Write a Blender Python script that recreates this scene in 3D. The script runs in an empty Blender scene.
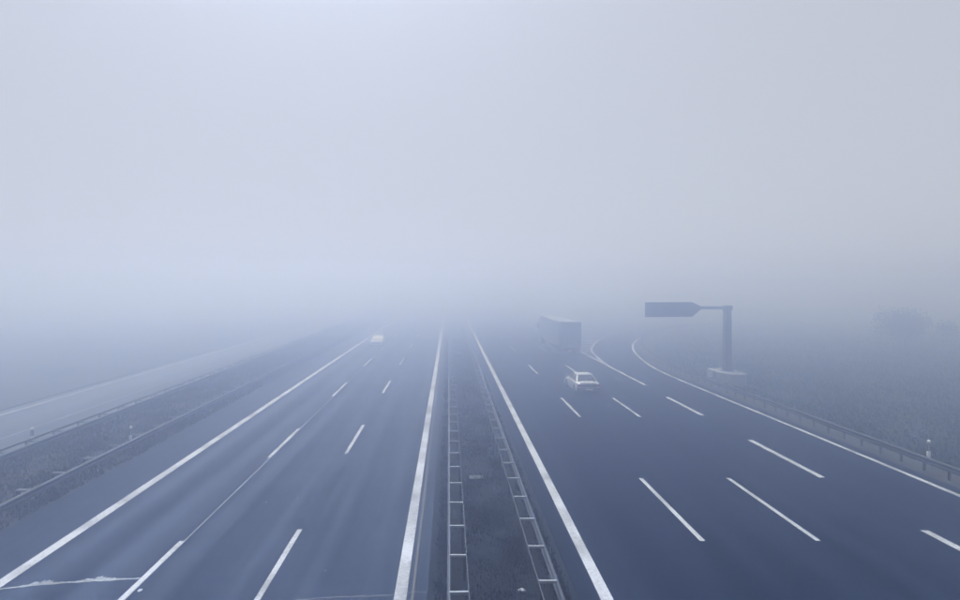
import bpy, bmesh, math, random
import numpy as np
from mathutils import Vector, Matrix

random.seed(7)
rng = np.random.default_rng(11)
scene = bpy.context.scene
R = math.radians

# ------------------------------------------------------------------ camera
CAM_H = 8.36
cam_data = bpy.data.cameras.new('camera')
cam = bpy.data.objects.new('camera', cam_data)
scene.collection.objects.link(cam)
scene.camera = cam
cam.location = (0, 0, CAM_H)
cam.rotation_euler = (R(90), 0, 0)
cam_data.sensor_width = 36.0
cam_data.lens = 590.0 / 960.0 * 36.0
cam_data.shift_x = 31.0 / 960.0
cam_data.shift_y = -16.0 / 960.0
cam_data.clip_start = 0.1
cam_data.clip_end = 6000

# ------------------------------------------------------------------ world, sun, exposure
SUN_AZ = R(-15)      # measured from +Y (road direction) towards +X; negative = to the left
SUN_EL = R(56)
world = bpy.data.worlds.new('World')
scene.world = world
world.use_nodes = True
wn, wl = world.node_tree.nodes, world.node_tree.links
wn.clear()
w_out = wn.new('ShaderNodeOutputWorld')
bg_sky = wn.new('ShaderNodeBackground')
bg_cloud = wn.new('ShaderNodeBackground')
sky = wn.new('ShaderNodeTexSky')
sky.sky_type = 'NISHITA'
sky.sun_disc = False
sky.sun_elevation = SUN_EL
sky.sun_rotation = SUN_AZ
sky.air_density = 1.0
sky.dust_density = 1.5
sky.ozone_density = 1.5
bg_sky.inputs['Strength'].default_value = 0.06
bg_cloud.inputs['Color'].default_value = (0.615, 0.642, 0.715, 1)   # even overcast layer above the mist
bg_cloud.inputs['Strength'].default_value = 1.0
w_add = wn.new('ShaderNodeMixShader')
w_add.inputs[0].default_value = 0.85
wl.new(sky.outputs[0], bg_sky.inputs['Color'])
wl.new(bg_sky.outputs[0], w_add.inputs[1])
wl.new(bg_cloud.outputs[0], w_add.inputs[2])
wl.new(w_add.outputs[0], w_out.inputs['Surface'])

sun_data = bpy.data.lights.new('sun', 'SUN')
sun_data.energy = 4.9
sun_data.angle = R(45)
sun_data.color = (0.92, 0.955, 1.0)
sun = bpy.data.objects.new('sun', sun_data)
scene.collection.objects.link(sun)
_d = Vector((math.sin(SUN_AZ) * math.cos(SUN_EL), math.cos(SUN_AZ) * math.cos(SUN_EL), math.sin(SUN_EL)))
sun.rotation_euler = _d.to_track_quat('Z', 'Y').to_euler()
sun.location = (-30, 40, 60)

vs = scene.view_settings
vs.view_transform = 'Standard'
vs.look = 'None'
vs.exposure = -0.08
vs.gamma = 1.0
vs.use_curve_mapping = False
scene.display_settings.display_device = 'sRGB'
scene.render.engine = 'CYCLES'
cy = scene.cycles
cy.use_denoising = True
cy.use_adaptive_sampling = True
cy.adaptive_threshold = 0.004
cy.volume_bounces = 16
cy.max_bounces = 20
cy.diffuse_bounces = 2
cy.glossy_bounces = 3
cy.transmission_bounces = 4
cy.caustics_reflective = False
cy.caustics_refractive = False

HAZE_DENSITY = 0.030
HAZE_COLOR = (0.63, 0.73, 1, 1)
HAZE_G = 0.885

# ------------------------------------------------------------------ materials
def new_mat(name):
    m = bpy.data.materials.new(name)
    m.use_nodes = True
    n, l = m.node_tree.nodes, m.node_tree.links
    return m, n, l, n['Principled BSDF']

def plain(name, col, rough=0.5, metal=0.0, var=0.15, scale=6.0, bump=0.0, spec=0.5):
    m, n, l, b = new_mat(name)
    b.inputs['Roughness'].default_value = rough
    b.inputs['Metallic'].default_value = metal
    b.inputs['Specular IOR Level'].default_value = spec
    tc = n.new('ShaderNodeTexCoord')
    nz = n.new('ShaderNodeTexNoise'); nz.inputs['Scale'].default_value = scale; nz.inputs['Detail'].default_value = 6
    l.new(tc.outputs['Object'], nz.inputs['Vector'])
    mx = n.new('ShaderNodeMix'); mx.data_type = 'RGBA'
    mx.inputs[6].default_value = tuple(c * (1 - var) for c in col) + (1,)
    mx.inputs[7].default_value = tuple(min(1, c * (1 + var)) for c in col) + (1,)
    l.new(nz.outputs['Fac'], mx.inputs['Factor'])
    l.new(mx.outputs[2], b.inputs['Base Color'])
    if bump:
        bp = n.new('ShaderNodeBump'); bp.inputs['Strength'].default_value = bump; bp.inputs['Distance'].default_value = 0.02
        l.new(nz.outputs['Fac'], bp.inputs['Height']); l.new(bp.outputs[0], b.inputs['Normal'])
    return m

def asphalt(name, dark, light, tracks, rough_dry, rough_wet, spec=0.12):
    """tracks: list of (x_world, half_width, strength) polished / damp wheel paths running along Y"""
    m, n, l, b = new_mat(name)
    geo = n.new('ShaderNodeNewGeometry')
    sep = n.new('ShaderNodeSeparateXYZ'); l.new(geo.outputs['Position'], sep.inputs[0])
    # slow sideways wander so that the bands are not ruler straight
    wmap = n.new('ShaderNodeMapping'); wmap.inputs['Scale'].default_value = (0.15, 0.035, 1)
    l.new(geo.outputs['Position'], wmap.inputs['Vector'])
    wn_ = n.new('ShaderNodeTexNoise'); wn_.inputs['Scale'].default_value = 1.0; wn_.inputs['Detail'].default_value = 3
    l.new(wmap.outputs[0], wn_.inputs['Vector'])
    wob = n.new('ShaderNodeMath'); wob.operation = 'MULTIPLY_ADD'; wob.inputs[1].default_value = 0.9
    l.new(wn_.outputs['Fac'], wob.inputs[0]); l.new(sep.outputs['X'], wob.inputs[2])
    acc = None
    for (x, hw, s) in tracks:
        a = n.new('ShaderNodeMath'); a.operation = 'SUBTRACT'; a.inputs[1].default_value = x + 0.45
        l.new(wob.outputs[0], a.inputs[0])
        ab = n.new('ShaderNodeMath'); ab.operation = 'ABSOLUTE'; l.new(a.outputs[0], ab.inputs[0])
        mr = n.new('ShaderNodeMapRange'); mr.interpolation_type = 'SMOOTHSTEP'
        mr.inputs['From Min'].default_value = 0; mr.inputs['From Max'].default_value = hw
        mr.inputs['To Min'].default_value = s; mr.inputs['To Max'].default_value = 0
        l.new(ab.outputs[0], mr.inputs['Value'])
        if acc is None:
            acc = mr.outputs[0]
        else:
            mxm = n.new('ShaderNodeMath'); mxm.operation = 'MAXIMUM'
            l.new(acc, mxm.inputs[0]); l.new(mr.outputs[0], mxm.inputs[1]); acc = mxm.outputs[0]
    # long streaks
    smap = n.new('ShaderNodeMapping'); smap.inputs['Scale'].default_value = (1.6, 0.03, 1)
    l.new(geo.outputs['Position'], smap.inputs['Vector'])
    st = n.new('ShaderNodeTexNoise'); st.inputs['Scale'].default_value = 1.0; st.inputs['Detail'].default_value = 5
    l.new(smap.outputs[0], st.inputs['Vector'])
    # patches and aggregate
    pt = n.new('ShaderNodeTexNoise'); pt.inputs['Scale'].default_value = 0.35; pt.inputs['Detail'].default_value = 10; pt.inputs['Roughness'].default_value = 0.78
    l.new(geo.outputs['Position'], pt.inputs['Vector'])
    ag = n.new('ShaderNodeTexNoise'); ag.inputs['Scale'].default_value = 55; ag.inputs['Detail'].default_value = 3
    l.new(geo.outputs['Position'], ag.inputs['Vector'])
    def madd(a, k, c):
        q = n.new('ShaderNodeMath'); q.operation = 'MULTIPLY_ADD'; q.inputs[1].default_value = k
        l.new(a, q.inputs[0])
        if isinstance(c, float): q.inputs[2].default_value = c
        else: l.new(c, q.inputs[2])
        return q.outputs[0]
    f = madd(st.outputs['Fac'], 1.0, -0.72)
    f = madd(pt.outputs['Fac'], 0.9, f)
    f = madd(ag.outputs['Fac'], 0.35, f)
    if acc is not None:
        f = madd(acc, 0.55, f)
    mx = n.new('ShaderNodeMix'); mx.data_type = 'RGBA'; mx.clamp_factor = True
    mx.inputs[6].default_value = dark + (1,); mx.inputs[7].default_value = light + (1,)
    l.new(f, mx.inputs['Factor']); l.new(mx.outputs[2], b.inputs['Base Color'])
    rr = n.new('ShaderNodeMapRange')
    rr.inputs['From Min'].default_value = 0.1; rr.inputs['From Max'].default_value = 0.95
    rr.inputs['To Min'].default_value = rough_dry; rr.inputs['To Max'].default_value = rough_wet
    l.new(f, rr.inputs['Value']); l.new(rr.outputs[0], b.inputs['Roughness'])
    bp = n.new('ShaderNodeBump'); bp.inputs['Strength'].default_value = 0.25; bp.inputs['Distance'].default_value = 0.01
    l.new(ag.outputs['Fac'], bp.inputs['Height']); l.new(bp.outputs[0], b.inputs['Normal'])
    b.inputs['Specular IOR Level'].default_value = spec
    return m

def paint_mat(name, col, wear=0.45):
    """road paint, worn thin where the aggregate pokes through"""
    m, n, l, b = new_mat(name)
    geo = n.new('ShaderNodeNewGeometry')
    a = n.new('ShaderNodeTexNoise'); a.inputs['Scale'].default_value = 9; a.inputs['Detail'].default_value = 8; a.inputs['Roughness'].default_value = 0.7
    l.new(geo.outputs['Position'], a.inputs['Vector'])
    c = n.new('ShaderNodeTexNoise'); c.inputs['Scale'].default_value = 0.5; c.inputs['Detail'].default_value = 4
    l.new(geo.outputs['Position'], c.inputs['Vector'])
    s = n.new('ShaderNodeMath'); s.operation = 'MULTIPLY'; l.new(a.outputs['Fac'], s.inputs[0]); l.new(c.outputs['Fac'], s.inputs[1])
    r = n.new('ShaderNodeValToRGB')
    r.color_ramp.elements[0].position = 0.15; r.color_ramp.elements[0].color = tuple(x * (1 - wear) for x in col) + (1,)
    r.color_ramp.elements[1].position = 0.31; r.color_ramp.elements[1].color = col + (1,)
    l.new(s.outputs[0], r.inputs[0]); l.new(r.outputs[0], b.inputs['Base Color'])
    b.inputs['Roughness'].default_value = 0.6
    return m

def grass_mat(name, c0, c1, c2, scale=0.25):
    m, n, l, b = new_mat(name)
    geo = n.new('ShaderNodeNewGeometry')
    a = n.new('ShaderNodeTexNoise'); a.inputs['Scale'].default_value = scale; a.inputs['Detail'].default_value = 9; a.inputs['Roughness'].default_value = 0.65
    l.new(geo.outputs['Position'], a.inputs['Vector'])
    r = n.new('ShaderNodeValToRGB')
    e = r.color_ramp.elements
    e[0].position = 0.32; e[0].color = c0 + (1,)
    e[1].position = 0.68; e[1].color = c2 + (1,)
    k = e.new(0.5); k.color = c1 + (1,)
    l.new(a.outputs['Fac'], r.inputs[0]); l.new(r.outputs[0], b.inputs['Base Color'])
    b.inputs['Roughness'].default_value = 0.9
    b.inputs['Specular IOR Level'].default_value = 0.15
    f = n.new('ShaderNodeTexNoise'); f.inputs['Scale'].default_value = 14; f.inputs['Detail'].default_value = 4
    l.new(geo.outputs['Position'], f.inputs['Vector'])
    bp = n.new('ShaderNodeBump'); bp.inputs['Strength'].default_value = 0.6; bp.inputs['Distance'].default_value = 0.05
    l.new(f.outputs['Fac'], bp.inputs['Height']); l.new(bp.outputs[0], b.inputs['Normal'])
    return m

M = {}
tl = []
for cx, s in ((-10.7, 1.0), (-6.85, 0.55), (-3.2, 0.3)):
    tl += [(cx - 0.95, 0.75, s), (cx + 0.95, 0.75, s * 0.8)]
tr = []
for cx, s in ((6.2, 0.3), (10.1, 0.4), (14.0, 0.5), (18.2, 0.35)):
    tr += [(cx - 0.95, 0.7, s), (cx + 0.95, 0.7, s)]
M['asphalt_left'] = asphalt('damp_asphalt', (0.004, 0.011, 0.034), (0.036, 0.060, 0.120), tl, 0.76, 0.46, 0.08)  # wet sheen of the wheel paths also painted in as lighter colour
M['asphalt_right'] = asphalt('dark_asphalt', (0.0025, 0.006, 0.020), (0.014, 0.026, 0.058), tr, 0.8, 0.62, 0.015)
M['asphalt_ramp'] = asphalt('ramp_asphalt', (0.003, 0.007, 0.022), (0.011, 0.021, 0.048), [], 0.8, 0.65, 0.015)
M['asphalt_pale'] = asphalt('fog_pale_asphalt', (0.05, 0.066, 0.10), (0.11, 0.135, 0.18), [(-26.6, 2.0, 0.8)], 0.6, 0.45, 0.08)  # paler base colour stands in for fog and wet sheen on the side road
M['paint'] = paint_mat('road_paint', (0.55, 0.60, 0.72), 0.6)
M['paint_thin'] = paint_mat('faded_paint', (0.20, 0.25, 0.36), 0.6)
M['seal'] = paint_mat('crack_filler', (0.40, 0.47, 0.60), 0.6)
M['seam'] = plain('joint_seam', (0.16, 0.18, 0.22), 0.6, scale=4, var=0.4)
M['tar'] = plain('tar_seam', (0.012, 0.015, 0.022), 0.5, scale=3, var=0.3)
M['soil'] = grass_mat('median_turf', (0.005, 0.011, 0.024), (0.009, 0.017, 0.033), (0.022, 0.026, 0.043), 0.5)
M['verge'] = grass_mat('verge_turf', (0.030, 0.038, 0.050), (0.050, 0.060, 0.074), (0.080, 0.088, 0.100), 0.4)
M['blade_c'] = grass_mat('verge_blades', (0.030, 0.038, 0.048), (0.052, 0.062, 0.074), (0.090, 0.098, 0.108), 0.5)
M['bare'] = grass_mat('rail_shade', (0.004, 0.007, 0.013), (0.007, 0.011, 0.018), (0.013, 0.017, 0.026), 1.0)  # near-black colour standing in for shade under the median guardrails
M['fog_field'] = grass_mat('fog_pale_field', (0.055, 0.068, 0.082), (0.080, 0.096, 0.110), (0.115, 0.130, 0.142), 0.1)  # paleness of the fog over the left land put into the ground colour
M['gravel'] = grass_mat('gravel_verge', (0.040, 0.047, 0.058), (0.058, 0.066, 0.078), (0.080, 0.088, 0.098), 1.2)
M['field'] = grass_mat('field_turf', (0.012, 0.026, 0.034), (0.020, 0.038, 0.046), (0.036, 0.056, 0.058), 0.12)
M['blade_a'] = grass_mat('grass_blades', (0.014, 0.028, 0.034), (0.026, 0.046, 0.052), (0.050, 0.068, 0.066), 0.3)
M['blade_b'] = grass_mat('dry_grass_blades', (0.006, 0.012, 0.024), (0.012, 0.020, 0.036), (0.028, 0.034, 0.052), 0.6)
M['galv'] = plain('galvanised_steel', (0.075, 0.095, 0.145), 0.6, 0.35, 0.35, 5)
M['galv_light'] = plain('bright_galvanised', (0.24, 0.28, 0.36), 0.55, 0.35, 0.25, 5)
M['galv_mid'] = plain('dull_steel', (0.075, 0.092, 0.13), 0.6, 0.4, 0.3, 6)
M['galv_dark'] = plain('weathered_steel', (0.035, 0.045, 0.065), 0.65, 0.4, 0.35, 8)
M['concrete'] = plain('concrete', (0.27, 0.31, 0.39), 0.85, 0, 0.22, 3, 0.3)
M['drain'] = plain('weathered_concrete', (0.085, 0.10, 0.135), 0.9, 0, 0.5, 9, 0.5)
M['sign_steel'] = plain('painted_grey_steel', (0.10, 0.115, 0.15), 0.45, 0.3, 0.15, 3)
M['sign_face'] = plain('sign_face', (0.030, 0.050, 0.115), 0.4, 0.0, 0.1, 2)
M['white_plastic'] = plain('white_plastic', (0.60, 0.64, 0.72), 0.45, 0, 0.06, 9)
M['black_plastic'] = plain('black_plastic', (0.02, 0.02, 0.023), 0.5, 0, 0.1, 9)
M['reflector'] = plain('reflector', (0.7, 0.72, 0.75), 0.15, 0.3, 0.1, 40)
M['silver'] = plain('silver_car_paint', (0.56, 0.61, 0.68), 0.34, 0.2, 0.05, 2)
M['white_car'] = plain('white_car_paint', (0.44, 0.49, 0.58), 0.6, 0, 0.03, 2)
M['glass'] = plain('car_glass', (0.020, 0.026, 0.034), 0.08, 0, 0.1, 2, spec=0.7)
M['rubber'] = plain('tyre_rubber', (0.018, 0.018, 0.02), 0.85, 0, 0.15, 20)
M['rim'] = plain('alloy_rim', (0.45, 0.46, 0.48), 0.35, 0.8, 0.1, 12)
M['bumper'] = plain('grey_bumper', (0.022, 0.028, 0.042), 0.5, 0, 0.1, 5)
M['trim'] = plain('dark_trim', (0.03, 0.032, 0.038), 0.55, 0, 0.1, 8)
M['tail'] = plain('tail_lamp', (0.22, 0.018, 0.02), 0.2, 0, 0.1, 20)
M['lamp'] = plain('lamp_glass', (0.55, 0.57, 0.6), 0.1, 0.2, 0.1, 20)
M['plate'] = plain('number_plate', (0.7, 0.7, 0.68), 0.4, 0, 0.05, 30)
M['trailer'] = plain('trailer_panel', (0.13, 0.155, 0.20), 0.5, 0, 0.12, 0.8)
M['trailer_side'] = plain('fog_pale_curtain', (0.21, 0.25, 0.32), 0.6, 0, 0.12, 0.7)  # fog fade painted in: trailer side and cab paler than the rear doors
M['cab'] = plain('fog_pale_cab_paint', (0.24, 0.28, 0.35), 0.35, 0, 0.05, 2)
M['bark'] = plain('bark', (0.06, 0.05, 0.045), 0.9, 0, 0.3, 12, 0.5)
M['leaf'] = plain('leaf', (0.045, 0.055, 0.045), 0.8, 0, 0.4, 0.8)
M['stone'] = plain('pale_stone', (0.42, 0.46, 0.55), 0.8, 0, 0.2, 12, 0.4)

# ------------------------------------------------------------------ mesh helpers
class MB:
    def __init__(self):
        self.v, self.f, self.smooth = [], [], []
    def face(self, pts, smooth=False):
        k = len(self.v); self.v += [tuple(p) for p in pts]
        self.f.append(list(range(k, k + len(pts)))); self.smooth.append(smooth)
    def box(self, x0, x1, y0, y1, z0, z1, mat=None):
        c = [(x0, y0, z0), (x1, y0, z0), (x1, y1, z0), (x0, y1, z0), (x0, y0, z1), (x1, y0, z1), (x1, y1, z1), (x0, y1, z1)]
        if mat is not None: c = [tuple(mat @ Vector(p)) for p in c]
        k = len(self.v); self.v += c
        for q in ((0, 3, 2, 1), (4, 5, 6, 7), (0, 1, 5, 4), (1, 2, 6, 5), (2, 3, 7, 6), (3, 0, 4, 7)):
            self.f.append([k + i for i in q]); self.smooth.append(False)
        return self
    def prism(self, pts, z0, z1):
        """pts: xy polygon (counter-clockwise)"""
        k = len(self.v); m = len(pts)
        self.v += [(p[0], p[1], z0) for p in pts] + [(p[0], p[1], z1) for p in pts]
        self.f.append([k + i for i in reversed(range(m))]); self.smooth.append(False)
        self.f.append([k + m + i for i in range(m)]); self.smooth.append(False)
        for i in range(m):
            j = (i + 1) % m
            self.f.append([k + i, k + j, k + m + j, k + m + i]); self.smooth.append(False)
        return self
    def loft(self, rings, caps=True, closed=True, smooth=True):
        k = len(self.v); m = len(rings[0])
        for r in rings: self.v += [tuple(p) for p in r]
        for a in range(len(rings) - 1):
            for i in range(m if closed else m - 1):
                j = (i + 1) % m
                self.f.append([k + a * m + i, k + a * m + j, k + (a + 1) * m + j, k + (a + 1) * m + i]); self.smooth.append(smooth)
        if caps:
            self.f.append([k + i for i in reversed(range(m))]); self.smooth.append(False)
            self.f.append([k + (len(rings) - 1) * m + i for i in range(m)]); self.smooth.append(False)
        return self
    def tube(self, p0, p1, r0, r1=None, seg=10, smooth=True):
        r1 = r0 if r1 is None else r1
        p0, p1 = Vector(p0), Vector(p1); d = (p1 - p0).normalized()
        u = d.orthogonal().normalized(); w = d.cross(u)
        ring = lambda p, r: [p + (u * math.cos(t) + w * math.sin(t)) * r for t in [2 * math.pi * i / seg for i in range(seg)]]
        return self.loft([ring(p0, r0), ring(p1, r1)], smooth=smooth)
    def mesh(self, name, mat):
        me = bpy.data.meshes.new(name); me.from_pydata(self.v, [], self.f)
        me.polygons.foreach_set('use_smooth', self.smooth)
        me.materials.append(mat); me.update()
        bm = bmesh.new(); bm.from_mesh(me); bmesh.ops.recalc_face_normals(bm, faces=bm.faces); bm.to_mesh(me); bm.free()
        return me
    def build(self, name, mat, parent=None, bevel=0):
        return link(name, self.mesh(name, mat), parent, bevel)

COL = scene.collection
def link(name, me, parent=None, bevel=0):
    o = bpy.data.objects.new(name, me); COL.objects.link(o)
    if parent: o.parent = parent
    if bevel:
        b = o.modifiers.new('bevel', 'BEVEL'); b.width = bevel; b.segments = 2; b.limit_method = 'ANGLE'
    return o
def empty(name, loc=(0, 0, 0), rz=0.0):
    o = bpy.data.objects.new(name, None); COL.objects.link(o); o.location = loc; o.rotation_euler = (0, 0, rz)
    o.empty_display_size = 0.3
    return o
def tag(o, label=None, cat=None, group=None, kind=None):
    if label: o['label'] = label
    if cat: o['category'] = cat
    if group: o['group'] = group
    if kind: o['kind'] = kind
    return o

def catmull(pts, step=1.0):
    P = [Vector((p[0], p[1], 0)) for p in pts]
    P = [P[0] * 2 - P[1]] + P + [P[-1] * 2 - P[-2]]
    out = []
    for i in range(1, len(P) - 2):
        n_ = max(2, int((P[i + 1] - P[i]).length / step))
        for k in range(n_):
            t = k / n_
            a, b, c, d = P[i - 1], P[i], P[i + 1], P[i + 2]
            out.append(0.5 * ((2 * b) + (c - a) * t + (2 * a - 5 * b + 4 * c - d) * t * t + (3 * b - a - 3 * c + d) * t ** 3))
    out.append(P[-2])
    return out
def offset(path, s):
    """shift a path sideways; positive = to the right of travel"""
    out = []
    for i, p in enumerate(path):
        a = path[max(0, i - 1)]; b = path[min(len(path) - 1, i + 1)]
        t = (b - a).normalized(); out.append(p + Vector((t.y, -t.x, 0)) * s)
    return out
def resample(path, step):
    out = [path[0]]; acc = 0.0
    for a, b in zip(path, path[1:]):
        L = (b - a).length; d = step - acc
        while d <= L:
            out.append(a + (b - a) * (d / L)); d += step
        acc = L - (d - step)
    return out
def ribbon(path, w, z):
    mb = MB(); l_, r_ = offset(path, -w / 2), offset(path, w / 2)
    k = 0
    mb.v = [(p.x, p.y, z) for p in l_] + [(p.x, p.y, z) for p in r_]
    n_ = len(path)
    for i in range(n_ - 1):
        mb.f.append([i, n_ + i, n_ + i + 1, i + 1]); mb.smooth.append(False)
    return mb

# ------------------------------------------------------------------ setting: ground and roads
FAR = 560.0
NEAR = -60.0
gm = MB(); gm.face([(-600, -90, -0.09), (600, -90, -0.09), (600, 600, -0.09), (-600, 600, -0.09)])
tag(gm.build('ground', M['field']), 'flat grassy land on both sides of the motorway fading into fog', 'ground', kind='structure')

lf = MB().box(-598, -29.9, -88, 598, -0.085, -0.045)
tag(lf.build('field', M['fog_field']), 'flat field beyond the side road, fog paleness painted into its colour', 'field', kind='structure')

def slab(name, pts, z, mat, label, th=0.08):
    return tag(MB().prism(pts, z - th, z).build(name, mat), label, 'road', kind='structure')

left_road = slab('carriageway', [(-15.1, NEAR), (-0.58, NEAR), (-0.58, FAR), (-15.1, FAR)], 0.0, M['asphalt_left'],
                 'damp three-lane carriageway carrying the oncoming white car')
right_road = slab('carriageway', [(3.45, NEAR), (20.85, NEAR), (20.85, 58), (19.2, 104), (19.2, FAR), (3.45, FAR)], 0.0, M['asphalt_right'],
                  'dark carriageway with the silver car and box truck and an exit lane')

# exit ramp that leaves to the right
edge_r = catmull([(20.15, NEAR), (20.15, 10), (20.12, 35), (20.1, 50), (20.35, 58), (21.65, 67), (24.0, 77), (27.6, 87), (33, 97.5), (41, 108), (52, 117), (66, 124), (84, 129), (110, 132)])
edge_l = catmull([(16.2, 52), (16.3, 60), (16.85, 67), (18.1, 75), (20.2, 82), (23, 89.5), (28, 100), (36.5, 112), (48.5, 122.5), (64, 130), (83, 135), (110, 138)])
rs = resample(edge_r, 1.0); rs = [p for p in rs if p.y > 54]
ro = offset(rs, 0.75); lo = offset(resample(edge_l, 1.0), -0.9)
lo = [p for p in lo if p.y > 64]
ramp_poly = [(p.x, p.y) for p in ro] + [(p.x, p.y) for p in reversed(lo)] + [(16.0, 54.0)]
bmr = bmesh.new()
vsr = [bmr.verts.new((x, y, 0.006)) for x, y in ramp_poly]
fr = bmr.faces.new(vsr); bmesh.ops.triangulate(bmr, faces=[fr])
me = bpy.data.meshes.new('exit_ramp'); bmr.normal_update()
if sum(f.normal.z for f in bmr.faces) < 0: bmesh.ops.reverse_faces(bmr, faces=bmr.faces)
bmr.to_mesh(me); bmr.free(); me.materials.append(M['asphalt_ramp'])
ramp = tag(link('exit_ramp', me), 'exit ramp curving away to the right behind the overhead sign', 'road', kind='structure')

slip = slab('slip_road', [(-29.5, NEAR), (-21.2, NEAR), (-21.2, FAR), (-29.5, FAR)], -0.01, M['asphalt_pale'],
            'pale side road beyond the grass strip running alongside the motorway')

# ------------------------------------------------------------------ painted markings (parts of their road)
def strip(parent, name, x, w, y0, y1, z=0.005, mat='paint', skew=0.0):
    mb = MB()
    n_ = max(1, int((y1 - y0) / 1.2)) if y1 - y0 < 40 else int((y1 - y0) / 3)
    pl, pr = [], []
    for i in range(n_ + 1):
        y = y0 + (y1 - y0) * i / n_
        j = (random.random() - 0.5) * 0.012
        pl.append((x - w / 2 + j, y + (random.random() - .5) * 0.05 * (i in (0, n_)), z)); pr.append((x + w / 2 + (random.random() - .5) * 0.012, y, z))
    for i in range(n_):
        mb.face([pl[i], pr[i], pr[i + 1], pl[i + 1]])
    return mb.build(name, M[mat], parent)

strip(left_road, 'edge_line', -1.30, 0.33, NEAR, 300)
strip(left_road, 'edge_line', -12.53, 0.36, NEAR, 300)
for y0, y1 in [(-3.0, 3.0), (13.2, 20.1), (29.1, 35.0), (45.2, 51.1), (61.0, 66.9), (77, 83), (93, 99), (109, 115)]:
    strip(left_road, 'lane_dash', -5.08, 0.17, y0, y1)
for y0, y1 in [(-3.0, 3.0), (12.0, 19.2), (28.4, 34.1), (44.0, 50.1), (60.2, 66.2), (76, 82), (92, 98), (108, 114)]:
    strip(left_road, 'lane_dash', -8.68, 0.17, y0, y1)
strip(left_road, 'joint_seam', -8.60, 0.055, NEAR, 140, 0.003, 'paint_thin')
strip(left_road, 'tar_seam', -0.98, 0.07, NEAR, 200, 0.003, 'tar')

strip(right_road, 'edge_line', 4.19, 0.33, NEAR, 300)
for y0, y1 in [(1.2, 7.4), (19.2, 25.4), (37.1, 43.3), (54.9, 61.3), (73, 79), (91, 97), (109, 115)]:
    strip(right_road, 'lane_dash', 8.25, 0.17, y0, y1)
    strip(right_road, 'lane_dash', 12.02, 0.17, y0, y1)
for y0, y1 in [(2, 8), (14, 20.0), (25.5, 31.6), (37.5, 43.6)]:
    strip(right_road, 'lane_dash', 16.12, 0.27, y0, y1)
strip(right_road, 'edge_line', 16.22, 0.27, 48.8, 300, 0.012)
ribbon(resample(edge_r, 1.0), 0.24, 0.012).build('edge_line', M['paint'], right_road)
ribbon([p for p in resample(edge_l, 1.0) if p.y > 60.5], 0.24, 0.012).build('edge_line', M['paint'], ramp)
# hatching in the gore between the through lane and the ramp
for yy in (72.0, 75.0, 78.2, 81.6, 85.2):
    xl = 16.45
    xr = min((p for p in resample(edge_l, 0.5)), key=lambda p: abs(p.y - (yy + 1.6))).x - 0.25
    mb = MB(); mb.face([(xl, yy, .012), (xr, yy + 1.2, .012), (xr, yy + 1.75, .012), (xl, yy + 0.55, .012)])
    mb.build('hatch_bar', M['paint'], ramp)
# side road lines
strip(slip, 'edge_line', -28.6, 0.22, NEAR, 220, -0.004)
strip(slip, 'edge_line', -24.2, 0.18, NEAR, 220, -0.004, 'paint_thin')

# ragged pale crack filler across the outer lane, and thin transverse seam near the median
def ragged(parent, name, x0, y0, x1, y1, base_w, bulge, mat, z=0.007, n_=90):
    mb = MB(); top, bot = [], []
    for i in range(n_ + 1):
        t = i / n_; x = x0 + (x1 - x0) * t
        y = y0 + (y1 - y0) * t + 0.05 * math.sin(t * 5.0) + 0.012 * math.sin(t * 31)
        b = bulge(t)
        top.append((x, y + base_w + b * (0.35 + 1.2 * random.random() ** 1.5), z)); bot.append((x, y - base_w * (0.7 + 0.5 * random.random()), z))
    for i in range(n_): mb.face([bot[i], bot[i + 1], top[i + 1], top[i]])
    return mb.build(name, M[mat], parent)
g = lambda t, c, s: math.exp(-((t - c) / s) ** 2)
ragged(left_road, 'crack_filler', -12.30, 16.15, -8.78, 16.82, 0.028, lambda t: 0.22 * g(t, .27, .12) + 0.24 * g(t, .66, .12) + .02 * g(t, .8, .1), 'seal')
ragged(left_road, 'joint_seam', -4.15, 15.55, -1.5, 15.92, 0.014, lambda t: 0.02 * g(t, .05, .1), 'seam', 0.004, 40)
ragged(left_road, 'joint_seam', -1.1, 15.95, -0.62, 16.05, 0.012, lambda t: 0.0, 'seam', 0.004, 12)
ragged(left_road, 'paint_patch', -4.75, 15.42, -4.42, 15.45, 0.05, lambda t: 0.02, 'paint_thin', 0.004, 10)
for (px, py, s) in [(-8.43, 16.1, .07), (-5.9, 23.0, .035), (-7.0, 22.6, .04), (-3.6, 17.2, .03)]:
    mb = MB(); mb.face([(px + s * (0.6 + .5 * random.random()) * math.cos(a), py + s * (0.9 + .6 * random.random()) * math.sin(a), 0.006) for a in [k * math.pi / 4 for k in range(8)]])
    mb.build('paint_patch', M['seal'], left_road)

# ------------------------------------------------------------------ median and grass
def wavy(x, y):
    return 0.022 * math.sin(x * 1.9 + y * 0.7) + 0.018 * math.sin(y * 1.3 - x * 2.3) + 0.014 * math.sin(y * 3.1 + x)
def strip_ground(name, x0, x1, y0, y1, nx, ny, crown, label, mat='soil'):
    mb = MB(); V = []
    for j in range(ny + 1):
        for i in range(nx + 1):
            u = i / nx; x = x0 + (x1 - x0) * u; y = y0 + (y1 - y0) * j / ny
            e = math.sin(u * math.pi)
            V.append((x, y, -0.02 + crown * e + wavy(x, y) * e))
    mb.v = V
    for j in range(ny):
        for i in range(nx):
            a = j * (nx + 1) + i
            mb.f.append([a, a + 1, a + nx + 2, a + nx + 1]); mb.smooth.append(True)
    return tag(mb.build(name, M[mat]), label, 'ground', kind='structure')
strip_ground('median', -0.58, 3.45, NEAR, 300, 14, 500, 0.05, 'dark grassy median strip between the two inner guardrails')
strip_ground('verge', -21.2, -15.1, NEAR, 300, 14, 400, 0.04, 'grass strip between the motorway and the pale side road', 'verge')

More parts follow.
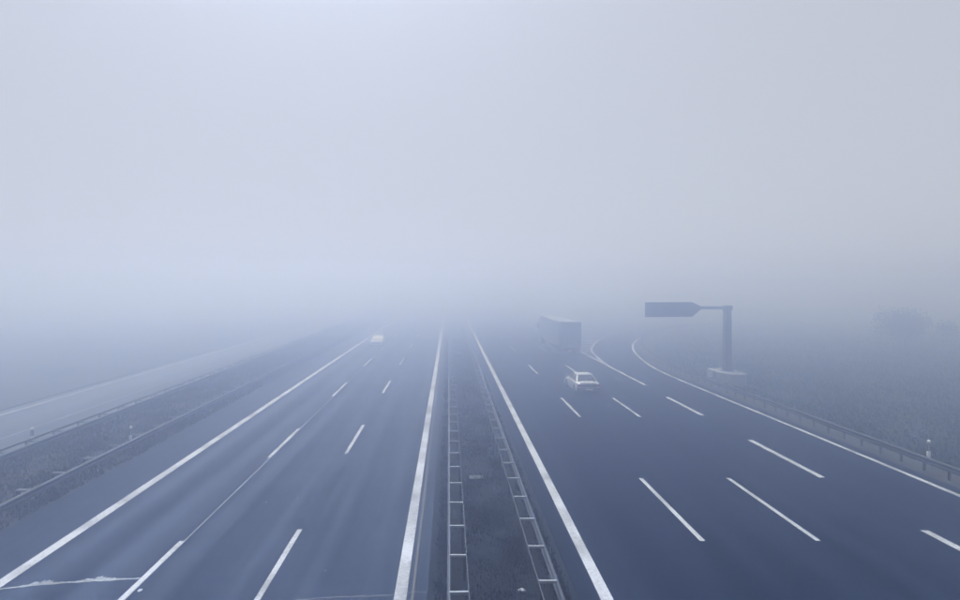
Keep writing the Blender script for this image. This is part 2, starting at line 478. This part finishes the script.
bare = [p for p in resample(edge_r, 1.0) if p.y > -20]
tag(ribbon(offset(bare, 1.62), 1.75, -0.012).build('verge', M['gravel']), 'bare gravelly strip under the exit lane guardrail', 'ground', kind='structure')
for bx0, bx1 in ((-0.06, 0.50), (2.28, 2.82)):  # dark strips paint the shade beneath the guardrail ladders
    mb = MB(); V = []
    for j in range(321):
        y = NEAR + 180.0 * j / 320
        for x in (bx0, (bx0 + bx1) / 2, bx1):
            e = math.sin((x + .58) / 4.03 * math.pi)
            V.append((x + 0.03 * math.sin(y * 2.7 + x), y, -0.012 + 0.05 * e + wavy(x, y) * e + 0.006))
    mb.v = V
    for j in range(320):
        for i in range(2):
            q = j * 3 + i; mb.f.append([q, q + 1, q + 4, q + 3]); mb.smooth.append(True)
    mb.build('shade_strip', M['bare'], bpy.data.objects['median'])  # 'bare' is the near-black shade colour, not bare soil
rampline = np.array([(p.x, p.y) for p in resample(edge_r, 2.0)])
ramplin2 = np.array([(p.x, p.y) for p in resample(edge_l, 2.0)])
def grass_patch(name, sample, n_, h, mat, label, zbase=-0.02, bl=3, wid=0.035):
    pts = sample(n_)
    n_ = len(pts)
    N = n_ * bl
    base = np.repeat(pts, bl, axis=0) + rng.normal(0, 0.05, (N, 2))
    hh = h * (0.45 + 1.1 * rng.random(N) ** 2) * np.repeat(0.6 + 0.8 * rng.random(n_), bl)
    az = rng.random(N) * 2 * np.pi
    lean = rng.random(N) * 0.9
    w = wid * (0.6 + 0.8 * rng.random(N)) * (1 + np.hypot(base[:, 0], base[:, 1]) / 60)
    dx, dy = np.cos(az), np.sin(az)
    v = np.empty((N, 3, 3))
    zb = np.full(N, zbase)
    v[:, 0, 0] = base[:, 0] - dy * w / 2; v[:, 0, 1] = base[:, 1] + dx * w / 2; v[:, 0, 2] = zb
    v[:, 1, 0] = base[:, 0] + dy * w / 2; v[:, 1, 1] = base[:, 1] - dx * w / 2; v[:, 1, 2] = zb
    v[:, 2, 0] = base[:, 0] + dx * hh * lean; v[:, 2, 1] = base[:, 1] + dy * hh * lean; v[:, 2, 2] = zb + hh
    me = bpy.data.meshes.new(name)
    me.vertices.add(N * 3); me.vertices.foreach_set('co', v.reshape(-1))
    me.loops.add(N * 3); me.loops.foreach_set('vertex_index', np.arange(N * 3, dtype=np.int32))
    me.polygons.add(N); me.polygons.foreach_set('loop_start', np.arange(0, N * 3, 3, dtype=np.int32))
    me.polygons.foreach_set('loop_total', np.full(N, 3, dtype=np.int32))
    me.materials.append(mat); me.update(); me.validate()
    return tag(link(name, me), label, 'grass', kind='stuff')
def clumpy(x, y, s=1.0):
    return 0.5 + 0.25 * np.sin(x * 1.7 * s + 2 * np.sin(y * 0.9 * s)) + 0.25 * np.sin(y * 1.1 * s + 1.6 * np.sin(x * 0.8 * s))
def s_median(n_):
    y = 11 + 80 * rng.random(n_) ** 1.7; x = -0.35 + 3.55 * rng.random(n_)
    k = rng.random(n_) < 0.25 + 0.75 * clumpy(x, y, 1.6)
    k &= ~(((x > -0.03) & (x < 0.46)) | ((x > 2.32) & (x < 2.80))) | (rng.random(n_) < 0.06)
    return np.stack([x[k], y[k]], 1)
def s_verge(n_):
    y = 14 + 80 * rng.random(n_) ** 1.6; x = -21.1 + 5.9 * rng.random(n_)
    k = rng.random(n_) < 0.3 + 0.7 * clumpy(x, y)
    return np.stack([x[k], y[k]], 1)
def s_field(n_):
    y = 16 + 110 * rng.random(n_) ** 1.5; x = 20.95 + (16 + y * 0.75) * rng.random(n_) ** 1.3
    k = rng.random(n_) < 0.2 + 0.8 * clumpy(x, y, 0.5)
    xr = np.interp(y, rampline[:, 1], rampline[:, 0]) + 1.75 + 0.5 * rng.random(n_)
    k &= x > xr
    k &= ~((x > 22.3) & (x < 25.3) & (y > 47.8) & (y < 53.4))
    return np.stack([x[k], y[k]], 1)
grass_patch('median_grass', s_median, 52000, 0.10, M['blade_b'], 'short dull grass covering the median strip', 0.0)
grass_patch('verge_grass', s_verge, 40000, 0.15, M['blade_c'], 'rough grass on the strip beside the pale side road', 0.0)
grass_patch('field_grass', s_field, 130000, 0.17, M['blade_a'], 'rough meadow grass beyond the outer guardrail of the exit lane', -0.09)

# ------------------------------------------------------------------ guardrails
W_PROF = [(0.0, 0.155), (0.030, 0.150), (0.072, 0.115), (0.080, 0.080), (0.072, 0.052), (0.020, 0.022), (0.012, 0.0),
          (0.020, -0.022), (0.072, -0.052), (0.080, -0.080), (0.072, -0.115), (0.030, -0.150), (0.0, -0.155)]
def beam_mesh(name, path, side, zc, mat):
    """W-beam whose ridges face 'side' (+1 = right of travel)"""
    rings = []
    for i, p in enumerate(path):
        a = path[max(0, i - 1)]; b = path[min(len(path) - 1, i + 1)]
        t = (b - a).normalized(); nrm = Vector((t.y, -t.x, 0)) * side
        out = [p + nrm * d + Vector((0, 0, zc + z)) for d, z in W_PROF]
        inn = [p + nrm * (d - 0.006) + Vector((0, 0, zc + z)) for d, z in reversed(W_PROF)]
        rings.append(out + inn)
    mb = MB(); mb.loft(rings, smooth=False)
    return mb.mesh(name, mat)

def guardrail(path, side, label, spacing, reach, back, lip=None, origin=(0, 0, 0), group=None, strut_mat='galv_light', beam_mat='galv', back_mat='galv', z_top=0.75, post_r=None):
    """path: line of the beam back; side: where the road is; reach: distance from beam back to post line"""
    root = empty('guardrail', origin)
    tag(root, label, 'guardrail', group)
    o0 = Vector(origin)
    path = [p - o0 for p in path]
    zc = z_top - 0.155
    # beam in four metre sections lapped at the joints
    fine = resample(path, 1.0)
    for s in range(0, len(fine) - 1, 4):
        seg = fine[s:s + 5]
        if len(seg) < 2: continue
        if s + 5 < len(fine):
            seg = seg[:-1] + [seg[-1] + (seg[-1] - seg[-2]).normalized() * 0.05]
        shift = 0.0 if (s // 4) % 2 else 0.004
        seg = offset(seg, side * shift)
        link('beam', beam_mesh('beam', seg, side, zc, M[beam_mat]), root)
    pm = MB().box(-0.03, 0.03, -0.05, 0.05, -0.12, z_top - 0.05).mesh('post', M['galv_dark'])
    sm = MB().box(-0.02, reach + 0.05, -0.036, 0.036, -0.05, 0.012).mesh('strut', M[strut_mat])
    stn = resample(path, spacing)
    for i, p in enumerate(stn):
        a = stn[max(0, i - 1)]; b = stn[min(len(stn) - 1, i + 1)]
        t = (b - a).normalized(); nb = Vector((t.y, -t.x, 0)) * (-side)      # away from the road
        ang = math.atan2(nb.y, nb.x)
        po = link('post', pm, root); po.location = p + nb * (reach if post_r is None else post_r); po.rotation_euler = (0, 0, ang)
        st = link('strut', sm, root); st.location = p + Vector((0, 0, z_top + 0.006 + random.uniform(-.004, .004))); st.rotation_euler = (0, random.uniform(-.01, .01), ang + random.uniform(-.02, .02))
    if back:
        q = offset(fine, -side * (reach + 0.06))
        rings = []
        for i, p in enumerate(q):
            a = q[max(0, i - 1)]; b = q[min(len(q) - 1, i + 1)]
            t = (b - a).normalized(); nrm = Vector((t.y, -t.x, 0))
            rings.append([p + nrm * 0.009 + Vector((0, 0, z_top + .01)), p - nrm * 0.009 + Vector((0, 0, z_top + .01)), p - nrm * 0.009 + Vector((0, 0, z_top - .07)), p + nrm * 0.009 + Vector((0, 0, z_top - .07))])
        MB().loft(rings, smooth=False).build('back_rail', M[back_mat], root)
    return root

def straight(x, y0, y1):
    return [Vector((x, y0, 0)), Vector((x, y1, 0))]
# stations were read off the photograph: rungs every two metres
guardrail(straight(0.03, 12.555, 150), -1, 'galvanised guardrail on the median beside the oncoming carriageway', 2.0, 0.40, True, origin=(0.0, 12.555, 0), group='median guardrails')
guardrail(straight(2.75, 13.12, 150), 1, 'galvanised guardrail on the median beside the silver car\'s carriageway', 2.0, 0.40, True, origin=(2.75, 13.12, 0), group='median guardrails')
guardrail(straight(-15.52, 11.8, 150), 1, 'low guardrail on the outer shoulder of the oncoming carriageway', 2.0, 0.42, False, origin=(-15.52, 11.8, 0), beam_mat='galv_mid')
guardrail(straight(-20.0, 12.6, 150), 1, 'guardrail with back rail on the verge along the pale side road', 2.0, 0.50, True, origin=(-20.0, 12.6, 0), back_mat='galv_dark', strut_mat='galv_dark')
rail_r = [p for p in resample(offset(edge_r, 0.92), 0.5) if p.y > 10.0 and p.x < 60]
guardrail(rail_r, -1, 'guardrail curving along the exit lane in front of the overhead sign', 1.333, 0.28, False, origin=(rail_r[0].x, rail_r[0].y, 0), strut_mat='galv_dark', beam_mat='galv_dark')

# ------------------------------------------------------------------ delineator posts
def delineator(loc, rz, label, h=1.12):
    root = empty('delineator_post', loc, rz); tag(root, label, 'delineator', 'roadside delineator posts')
    def ring(z, s=1.0):
        w, d = 0.075 * s, 0.06 * s
        return [(-w, -d * .6, z), (-w * .55, -d, z), (w * .55, -d, z), (w, -d * .6, z), (w * .75, d * .5, z), (0, d, z), (-w * .75, d * .5, z)]
    MB().loft([ring(-0.15), ring(h * 0.62), ]).build('body', M['white_plastic'], root)
    MB().loft([ring(h * 0.62), ring(h * 0.86)]).build('black_band', M['black_plastic'], root)
    top = ring(h * 0.86); t2 = [(x, y, h - 0.02 + (y * 0.6)) for x, y, z in ring(h, 0.9)]
    MB().loft([top, t2]).build('cap', M['white_plastic'], root)
    MB().box(-0.028, 0.028, -0.067, -0.0605, h * .65, h * .83).build('reflector', M['reflector'], root)
    return root
d1 = delineator((21.95, 27.0, -0.06), R(-35), 'white delineator post with black band behind the exit lane guardrail', 1.28)
delineator((-16.2, 30.05, 0.0), R(25), 'pale delineator post on the grass just behind the outer shoulder guardrail', 1.12)
delineator((-21.05, 29.8, 0.0), R(25), 'dark-banded delineator post at the edge of the pale side road', 1.12)

# ------------------------------------------------------------------ cantilever sign
sg = empty('overhead_sign', (24.05, 51.0, 0.0))
tag(sg, 'cantilever arm sign with pointed dark panel on tall post in a concrete block', 'road sign')
fp = [(-1.0, -.7), (-.55, -2.0), (.6, -2.0), (.88, -1.6), (.88, 1.2), (.5, 1.7), (-.7, 1.7), (-1.0, 1.3)]
MB().prism(fp, -0.3, 0.84).build('foundation', M['concrete'], sg, 0.05)
MB().prism([(-1.30, -0.1), (-1.02, -0.1), (-1.02, 1.0), (-1.30, 1.0)], -0.3, 0.90).build('kerb_block', M['concrete'], sg, 0.03)
MB().box(-0.45, 0.45, -0.45, 0.45, 0.842, 0.89).build('base_plate', M['sign_steel'], sg)
for sx in (-.36, .36):
    for sy in (-.36, .36):
        MB().tube((sx, sy, .89), (sx, sy, .98), .035, seg=8).build('anchor_bolt', M['galv'], sg)
MB().loft([[(-w, -w, z), (w, -w, z), (w, w, z), (-w, w, z)] for w, z in ((0.30, 0.89), (0.25, 6.45))], smooth=False).build('pole', M['sign_steel'], sg, 0.03)
MB().box(-0.29, 0.34, -0.29, 0.29, 6.1, 6.5).build('pole_head', M['sign_steel'], sg, 0.02)
MB().box(-2.75, -0.291, -0.14, 0.14, 6.18, 6.44).build('arm', M['sign_steel'], sg, 0.02)
px0, px1, px2 = -7.15, -3.25, -2.35
pz0, pz1, pzm = 5.52, 6.80, 6.30
prof = [(px0, pz0), (px1 + .15, pz0 + .02), (px2 - .1, pzm - .2), (px2, pzm - .12), (px2, pzm + .12), (px2 - .1, pzm + .18), (px1 + .15, pz1), (px0, pz1 - .02)]
pm_ = MB()
ra = [(x, -0.20, z) for x, z in prof]; rb = [(x, -0.145, z) for x, z in prof]
pm_.loft([ra, rb], smooth=False)
panel = pm_.build('sign_panel', M['sign_face'], sg)
MB().box(px0 + .03, px0 + .15, -0.141, -0.02, pz0 + .1, pz1 - .1).build('panel_stiffener', M['sign_steel'], panel)
MB().box(px0 + .2, -2.76, -0.141, 0.0, 6.05, 6.2).build('panel_stiffener', M['sign_steel'], panel)
MB().box(px0 + .2, -2.95, -0.141, 0.0, 6.42, 6.55).build('panel_stiffener', M['sign_steel'], panel)

# ------------------------------------------------------------------ cars
def wheel(root, x, y, r, w, side):
    hub = empty('wheel', (x, y, r)); hub.parent = root
    prof = [(r * .62, -w * .5), (r * .93, -w * .5), (r, -w * .36), (r, w * .36), (r * .93, w * .5), (r * .62, w * .5)]
    seg = 20
    rings = []
    for k in range(seg + 1):
        a = 2 * math.pi * k / seg
        rings.append([(t, rr * math.cos(a), rr * math.sin(a)) for rr, t in prof])
    MB().loft(rings, caps=False, smooth=True).build('tyre', M['rubber'], hub)
    rim = MB()
    rim.tube((-w * .3 * side, 0, 0), (w * .40 * side, 0, 0), r * .63, seg=18)
    for k in range(5):
        a = 2 * math.pi * k / 5
        m4 = Matrix.Rotation(a, 4, 'X')
        rim.box(min(w * .40 * side, w * .46 * side), max(w * .40 * side, w * .46 * side), -r * .09, r * .09, 0, r * .6, m4)
    rim.build('rim', M['rim'], hub)
    return hub

def lerp(a, b, t): return a + (b - a) * t
def car(loc, rz, paint, label, hatch=False):
    """car pointing +Y, rear at -Y"""
    root = empty('car', loc, rz); tag(root, label, 'car')
    # stations: y, half width, floor z, sill bulge z, shoulder z, deck z (centre)
    if hatch:
        S = [(-2.05, .76, .34, .58, .80, .84), (-2.0, .84, .24, .60, .92, .96), (-1.5, .875, .18, .60, .94, .97), (-.6, .88, .16, .60, .93, .96), (.4, .88, .16, .60, .91, .95),
             (.95, .87, .16, .60, .89, .95), (1.5, .855, .18, .58, .80, .88), (1.95, .80, .20, .54, .70, .77), (2.12, .70, .28, .52, .60, .64)]
        G = dict(y_rear_b=-1.92, y_rear_t=-1.40, y_front_t=-.10, y_front_b=.98, zt=1.45, zb=.94, wb=.80, wt=.60)
        wheels = (-1.28, 1.30)
    else:
        S = [(-2.38, .79, .36, .60, .84, .90), (-2.33, .87, .26, .62, .93, .985), (-1.95, .90, .19, .62, .955, 1.01), (-1.35, .91, .17, .62, .955, 1.0), (-.5, .91, .16, .62, .945, .98),
             (.5, .91, .16, .62, .925, .97), (1.0, .905, .16, .62, .905, .97), (1.6, .89, .18, .60, .83, .92), (2.1, .85, .20, .56, .74, .82), (2.34, .76, .26, .54, .64, .69)]
        G = dict(y_rear_b=-1.72, y_rear_t=-1.02, y_front_t=.12, y_front_b=1.05, zt=1.45, zb=.965, wb=.80, wt=.60)
        wheels = (-1.36, 1.42)
    rings = []
    for y, w, zf, zm, zs, zd in S:
        half = [(w * .82, zf), (w * .97, zf + .07), (w, zm - .1), (w * .995, zm + .05), (w * .965, zs - .06), (w * .90, zs), (w * .55, zd - .012), (0, zd)]
        ring = [(x, y, z) for x, z in half] + [(-x, y, z) for x, z in reversed(half[:-1])]
        rings.append(ring)
    body = MB().loft(rings, smooth=True).build('body', paint, root)
    es = body.modifiers.new('sub', 'SUBSURF'); es.levels = 1; es.render_levels = 2
    # glasshouse: corners of belt and roof
    a = G
    B = [(-a['wb'], a['y_rear_b']), (a['wb'], a['y_rear_b']), (a['wb'], a['y_front_b']), (-a['wb'], a['y_front_b'])]
    T = [(-a['wt'], a['y_rear_t']), (a['wt'], a['y_rear_t']), (a['wt'], a['y_front_t']), (-a['wt'], a['y_front_t'])]
    bz, tz = a['zb'] - .02, a['zt'] - .05
    b3 = [Vector((x, y, bz)) for x, y in B]; t3 = [Vector((x, y, tz)) for x, y in T]
    def quad(p, q, r_, s, inset, proud):
        c = (p + q + r_ + s) / 4; nn = (q - p).cross(s - p).normalized()
        if nn.dot(c - Vector((0, (a['y_rear_b'] + a['y_front_b']) / 2, 1.0))) < 0: nn = -nn
        return [v + (c - v) * inset + nn * proud for v in (p, q, r_, s)], nn
    shell = MB(); shell.loft([[tuple(v) for v in b3], [tuple(v) for v in t3]], smooth=False)
    shell.build('cabin', paint, root, 0.06)
    # roof panel, slightly crowned
    rr = []
    for k in range(7):
        t = k / 6; y = lerp(a['y_rear_t'] - .06, a['y_front_t'] + .06, t); c = math.sin(math.pi * (0.12 + .76 * t))
        rr.append([(x * a['wt'] * 1.03, y, tz - .012 + .062 * c * (1 - .35 * x * x) - (.03 if abs(x) == 1 else 0)) for x in (-1, -.8, -.4, 0, .4, .8, 1)])
    roof = MB(); roof.loft(rr, caps=False, closed=False, smooth=True); roof.build('roof', paint, root)
    def pane(name, p, q, r_, s, inset=.10, proud=.010):
        pts, nn = quad(p, q, r_, s, inset, proud)
        mb = MB(); mb.loft([[tuple(v) for v in pts], [tuple(v - nn * .02) for v in pts]], smooth=False)
        return mb.build(name, M['glass'], root)
    pane('rear_window', b3[0], b3[1], t3[1], t3[0], .13)
    pane('windscreen', b3[2], b3[3], t3[3], t3[2], .09)
    for sgn, (ib, jf) in ((1, (1, 2)), (-1, (0, 3))):
        br, bf, tr_, tf = b3[ib], b3[jf], t3[ib], t3[jf]
        mid_b, mid_t = br.lerp(bf, .50), tr_.lerp(tf, .50)
        pane('side_window', br.lerp(bf, .16), mid_b, mid_t, tr_.lerp(tf, .10), .13)
        pane('side_window', mid_b, bf.lerp(br, .05), tf, mid_t, .13)
    hw = .905 if not hatch else .88
    yr, yf = S[0][0], S[-1][0]
    zr = .60 if not hatch else .60
    # bumpers, lamps, plates, mirrors, handles
    bw = hw * 1.004
    def bumper(name, y_out, dirn, zs, mat):
        rings_ = []
        for z, inn in zs:
            o_ = [(x * bw, y_out + dirn * (inn + .10 * abs(x) ** 5), z) for x in (-1, -.9, -.7, -.35, 0, .35, .7, .9, 1)]
            i_ = [(x * bw * .97, y_out + dirn * .32, z) for x in (1, .5, 0, -.5, -1)]
            rings_.append(o_ + i_)
        MB().loft(rings_, smooth=False).build(name, mat, root, .02)
    bumper('rear_bumper', yr - .05, 1, ((.27, .06), (.34, .012), (.50, 0.0), (.61, .015)), paint if hatch else M['bumper'])
    bumper('front_bumper', yf + .035, -1, ((.20, .05), (.28, .012), (.42, 0.0), (.51, .02)), paint)
    for s in (-1, 1):
        x0, x1 = sorted((s * .53, s * .84))
        MB().loft([[(x0, yr + (.02 if s < 0 else -.03), z), (x1, yr + (.02 if s > 0 else -.03), z), (x1, yr + .16, z), (x0, yr + .16, z)] for z in (.66, .86)], smooth=False).build('tail_light', M['tail'], root, .015)
        x0, x1 = sorted((s * .40, s * .68))
        MB().box(x0, x1, yf - .20, yf - .045, .54, .64).build('headlight', M['lamp'], root, .02)
        m_ = MB(); xx = sorted((s * (hw + .01), s * (hw + .20)))
        m_.box(xx[0], xx[1], a['y_front_b'] - .22, a['y_front_b'] - .10, .98, 1.12).build('mirror', paint, root, .03)
        for yy in ((-.75, .30) if not hatch else (-.70, .30)):
            xx = sorted((s * (hw * .965), s * (hw * .985 + .02)))
            MB().box(xx[0], xx[1], yy, yy + .2, .82, .85).build('door_handle', M['trim'], root)
        for yy in wheels:
            arch = MB(); seg = 14
            ring_a = [(s * (hw - .07), yy + .36 * math.cos(t), .33 + .36 * math.sin(t)) for t in [math.pi * k / seg - .18 * (1 - 2 * k / seg) for k in range(seg + 1)]]
            ring_b = [(s * (hw + .002), p[1], p[2]) for p in ring_a]
            arch.loft([ring_a, ring_b], caps=True, closed=True, smooth=False)
            arch.build('wheel_arch', M['trim'], root)
            wheel(root, s * (hw - .082), yy, .318, .205, s)
    MB().box(-.26, .26, yr - .066, yr - .0515, .44, .55).build('number_plate', M['plate'], root)
    MB().box(-.26, .26, yf + .037, yf + .052, .31, .42).build('number_plate', M['plate'], root)
    if not hatch:
        MB().box(-.52, .52, yr - .010, yr + .06, .635, .885).build('boot_panel', M['trim'], root, .01)
        MB().box(-.64, .64, yr + .06, yr + .15, .955, .985).build('boot_lip', paint, root, .012)
    else:
        MB().box(-.36, .36, yf - .12, yf - .012, .53, .61).build('grille', M['trim'], root, .01)
    return root
car((10.42, 46.4, 0.0), R(1.0), M['silver'], 'silver saloon car driving away in the middle lane seen from behind')
car((-9.6, 80.0, 0.0), R(180), M['white_car'], 'faint white car coming out of the fog in the outer lane', hatch=True)

# ------------------------------------------------------------------ articulated truck
tk = empty('truck', (13.95, 68.0, 0.0)); tag(tk, 'grey articulated box truck driving away into the fog', 'truck')
HW = 1.275
tb = MB().box(-HW, HW, 0.02, 13.6, 1.05, 4.0).build('trailer_box', M['trailer_side'], tk, .03)
for s in (-1, 1):
    x0, x1 = sorted((s * .012, s * (HW - .06)))
    dr = MB().box(x0, x1, -0.03, 0.015, 1.15, 3.9).build('rear_door', M['trailer'], tk, .01)
    for kx in (.32, .86):
        MB().tube((s * kx, -.055, 1.18), (s * kx, -.055, 3.86), .02, seg=8).build('lock_bar', M['galv_dark'], dr)
    MB().box(*sorted((s * (HW - .055), s * (HW + .008))), -.04, .015, 1.05, 4.01).build('corner_post', M['sign_steel'], tk)
    MB().box(*sorted((s * .62, s * 1.18)), -.05, -.005, .80, .97).build('tail_light', M['tail'], tk)
    MB().box(*sorted((s * .60, s * 1.24)), .35, .37, .22, .95).build('mud_flap', M['black_plastic'], tk)
    for k in range(9):
        yy = 0.9 + k * 1.45
        MB().box(*sorted((s * (HW + .0005), s * (HW + .022))), yy, yy + .06, 1.08, 3.95).build('curtain_strap', M['sign_steel'], tk)
    for yy in (1.9, 3.21, 4.52): wheel(tk, s * 1.06, yy, .50, .385, s)
    wheel(tk, s * 1.05, 11.1, .51, .40, s); wheel(tk, s * 1.05, 14.7, .51, .31, s)
    MB().box(*sorted((s * (HW - .05), s * (HW - .01))), 5.6, 9.6, .45, .98).build('side_guard', M['trailer'], tk)
    MB().box(*sorted((s * .75, s * .9)), 9.9, 10.05, .25, 1.05).build('landing_leg', M['sign_steel'], tk)
    MB().box(*sorted((s * 1.28, s * 1.52)), 15.5, 15.65, 2.1, 2.9).build('mirror', M['black_plastic'], tk, .03)
    MB().box(*sorted((s * .75, s * 1.18)), 16.0, 16.06, .65, .88).build('headlight', M['lamp'], tk, .02)
MB().box(-1.2, 1.2, -.06, .06, .45, .58).build('rear_bumper', M['sign_steel'], tk, .01)
MB().box(-1.24, 1.24, -.03, .12, .985, 1.045).build('rear_sill', M['sign_steel'], tk)
MB().box(-.26, .26, -.075, -.062, .62, .74).build('number_plate', M['plate'], tk)
for s in (-.5, .5):
    MB().box(s - .06, s + .06, 0.07, 15.6, .72, 1.0).build('chassis_rail', M['black_plastic'], tk)
cabp = [(13.9, .95), (13.9, 3.55), (14.4, 3.7), (15.6, 3.45), (15.95, 2.1), (16.0, .95)]
cm = MB(); cm.loft([[(-1.22, y, z) for y, z in cabp], [(1.22, y, z) for y, z in cabp]], smooth=False); cm.build('cab', M['cab'], tk, .06)
MB().loft([[(-1.05, 15.955, 2.18), (1.05, 15.955, 2.18), (1.0, 15.67, 3.25), (-1.0, 15.67, 3.25)], [(-1.05, 15.985, 2.18), (1.05, 15.985, 2.18), (1.0, 15.70, 3.25), (-1.0, 15.70, 3.25)]], smooth=False).build('windscreen', M['glass'], tk)
for s in (-1, 1):
    x0, x1 = sorted((s * 1.215, s * 1.235))
    MB().loft([[(x0, 14.75, 2.15), (x1, 14.75, 2.15), (x1, 15.75, 2.15), (x0, 15.75, 2.15)], [(x0, 14.75, 2.95), (x1, 14.75, 2.95), (x1, 15.55, 2.95), (x0, 15.55, 2.95)]], smooth=False).build('side_window', M['glass'], tk)
MB().box(-1.2, 1.2, 15.3, 16.02, .4, .94).build('front_bumper', M['cab'], tk, .04)
MB().box(-1.0, 1.0, 13.75, 14.3, 3.56, 3.98).build('wind_deflector', M['cab'], tk, .05)

# ------------------------------------------------------------------ tree in the field
def tree(loc, label, ch, cw, th, n_leaf):
    root = empty('tree', loc); tag(root, label, 'tree')
    tm = MB(); tips = []
    def limb(p, d, r, L, lvl):
        q = p + d * L
        tm.tube(p, q, r, r * .62, 7)
        if lvl == 0: tips.append(q); return
        for k in range(3 if lvl > 1 else 4):
            nd = (d + Vector((rng.normal() * .65, rng.normal() * .65, abs(rng.normal()) * .25))).normalized()
            limb(p + d * L * (0.6 + .4 * rng.random()), nd, r * .55, L * (.62 + .2 * rng.random()), lvl - 1)
    limb(Vector((0, 0, -.1)), Vector((.05, 0, 1)).normalized(), .16, th, 3)
    tm.build('trunk', M['bark'], root)
    mb = MB()
    lobes = [(Vector((rng.normal() * cw * .22, rng.normal() * cw * .22, th + ch * (.12 + .62 * rng.random()))), cw * (.16 + .15 * rng.random())) for _ in range(17)]
    for _ in range(n_leaf):
        c, r = lobes[rng.integers(len(lobes))]
        d = Vector((rng.normal(), rng.normal(), rng.normal() * .8)); d = d.normalized() * r * rng.random() ** .45
        p = c + d
        if p.z < th * .55: continue
        u = Vector((rng.normal(), rng.normal(), rng.normal())).normalized(); w = u.orthogonal().normalized(); s = .07 + .10 * rng.random()
        mb.face([p - u * s, p + w * s * .55, p + u * s, p - w * s * .55])
    mb.build('crown', M['leaf'], root)
    return root
tree((59.5, 77.0, -0.09), 'round bushy tree standing alone in the foggy field', 4.1, 6.6, 1.5, 9000)

# ------------------------------------------------------------------ small things on the median
def rock(name, loc, s, label, cat, mat):
    bm = bmesh.new(); bmesh.ops.create_icosphere(bm, subdivisions=2, radius=1)
    for v in bm.verts:
        v.co = Vector((v.co.x * s[0], v.co.y * s[1], v.co.z * s[2])) * (0.75 + .5 * rng.random())
    me = bpy.data.meshes.new(name); bm.to_mesh(me); bm.free(); me.materials.append(mat)
    o = link(name, me); o.location = loc; tag(o, label, cat); return o
rock('stone', (1.97, 15.95, 0.075), (.10, .06, .055), 'small pale stone lying on the dark median turf', 'stone', M['stone'])
slabm = MB().box(-.30, .30, -.24, .24, -.06, .05)  # flat concrete slab set in the median turf
so = slabm.build('concrete_slab', M['drain'], None, .015); so.location = (1.17, 25.3, 0.045); so.rotation_euler = (0, 0, R(3))
tag(so, 'weathered flat square slab lying in the median grass', 'stone')

# ------------------------------------------------------------------ fog
hm = MB().box(-640, 640, -120, 640, -1.1, 12.0)
hmat = bpy.data.materials.new('fog'); hmat.use_nodes = True
hn, hl = hmat.node_tree.nodes, hmat.node_tree.links
hn.clear()
ho = hn.new('ShaderNodeOutputMaterial'); pv = hn.new('ShaderNodeVolumePrincipled')
pv.inputs['Color'].default_value = HAZE_COLOR
pv.inputs['Density'].default_value = HAZE_DENSITY
pv.inputs['Anisotropy'].default_value = HAZE_G
pv.inputs['Absorption Color'].default_value = (0.86, 0.86, 1, 1)
hl.new(pv.outputs[0], ho.inputs['Volume'])
hz = hm.build('haze', hmat)
tag(hz, 'even bluish fog lying over the whole motorway', 'fog', kind='stuff')
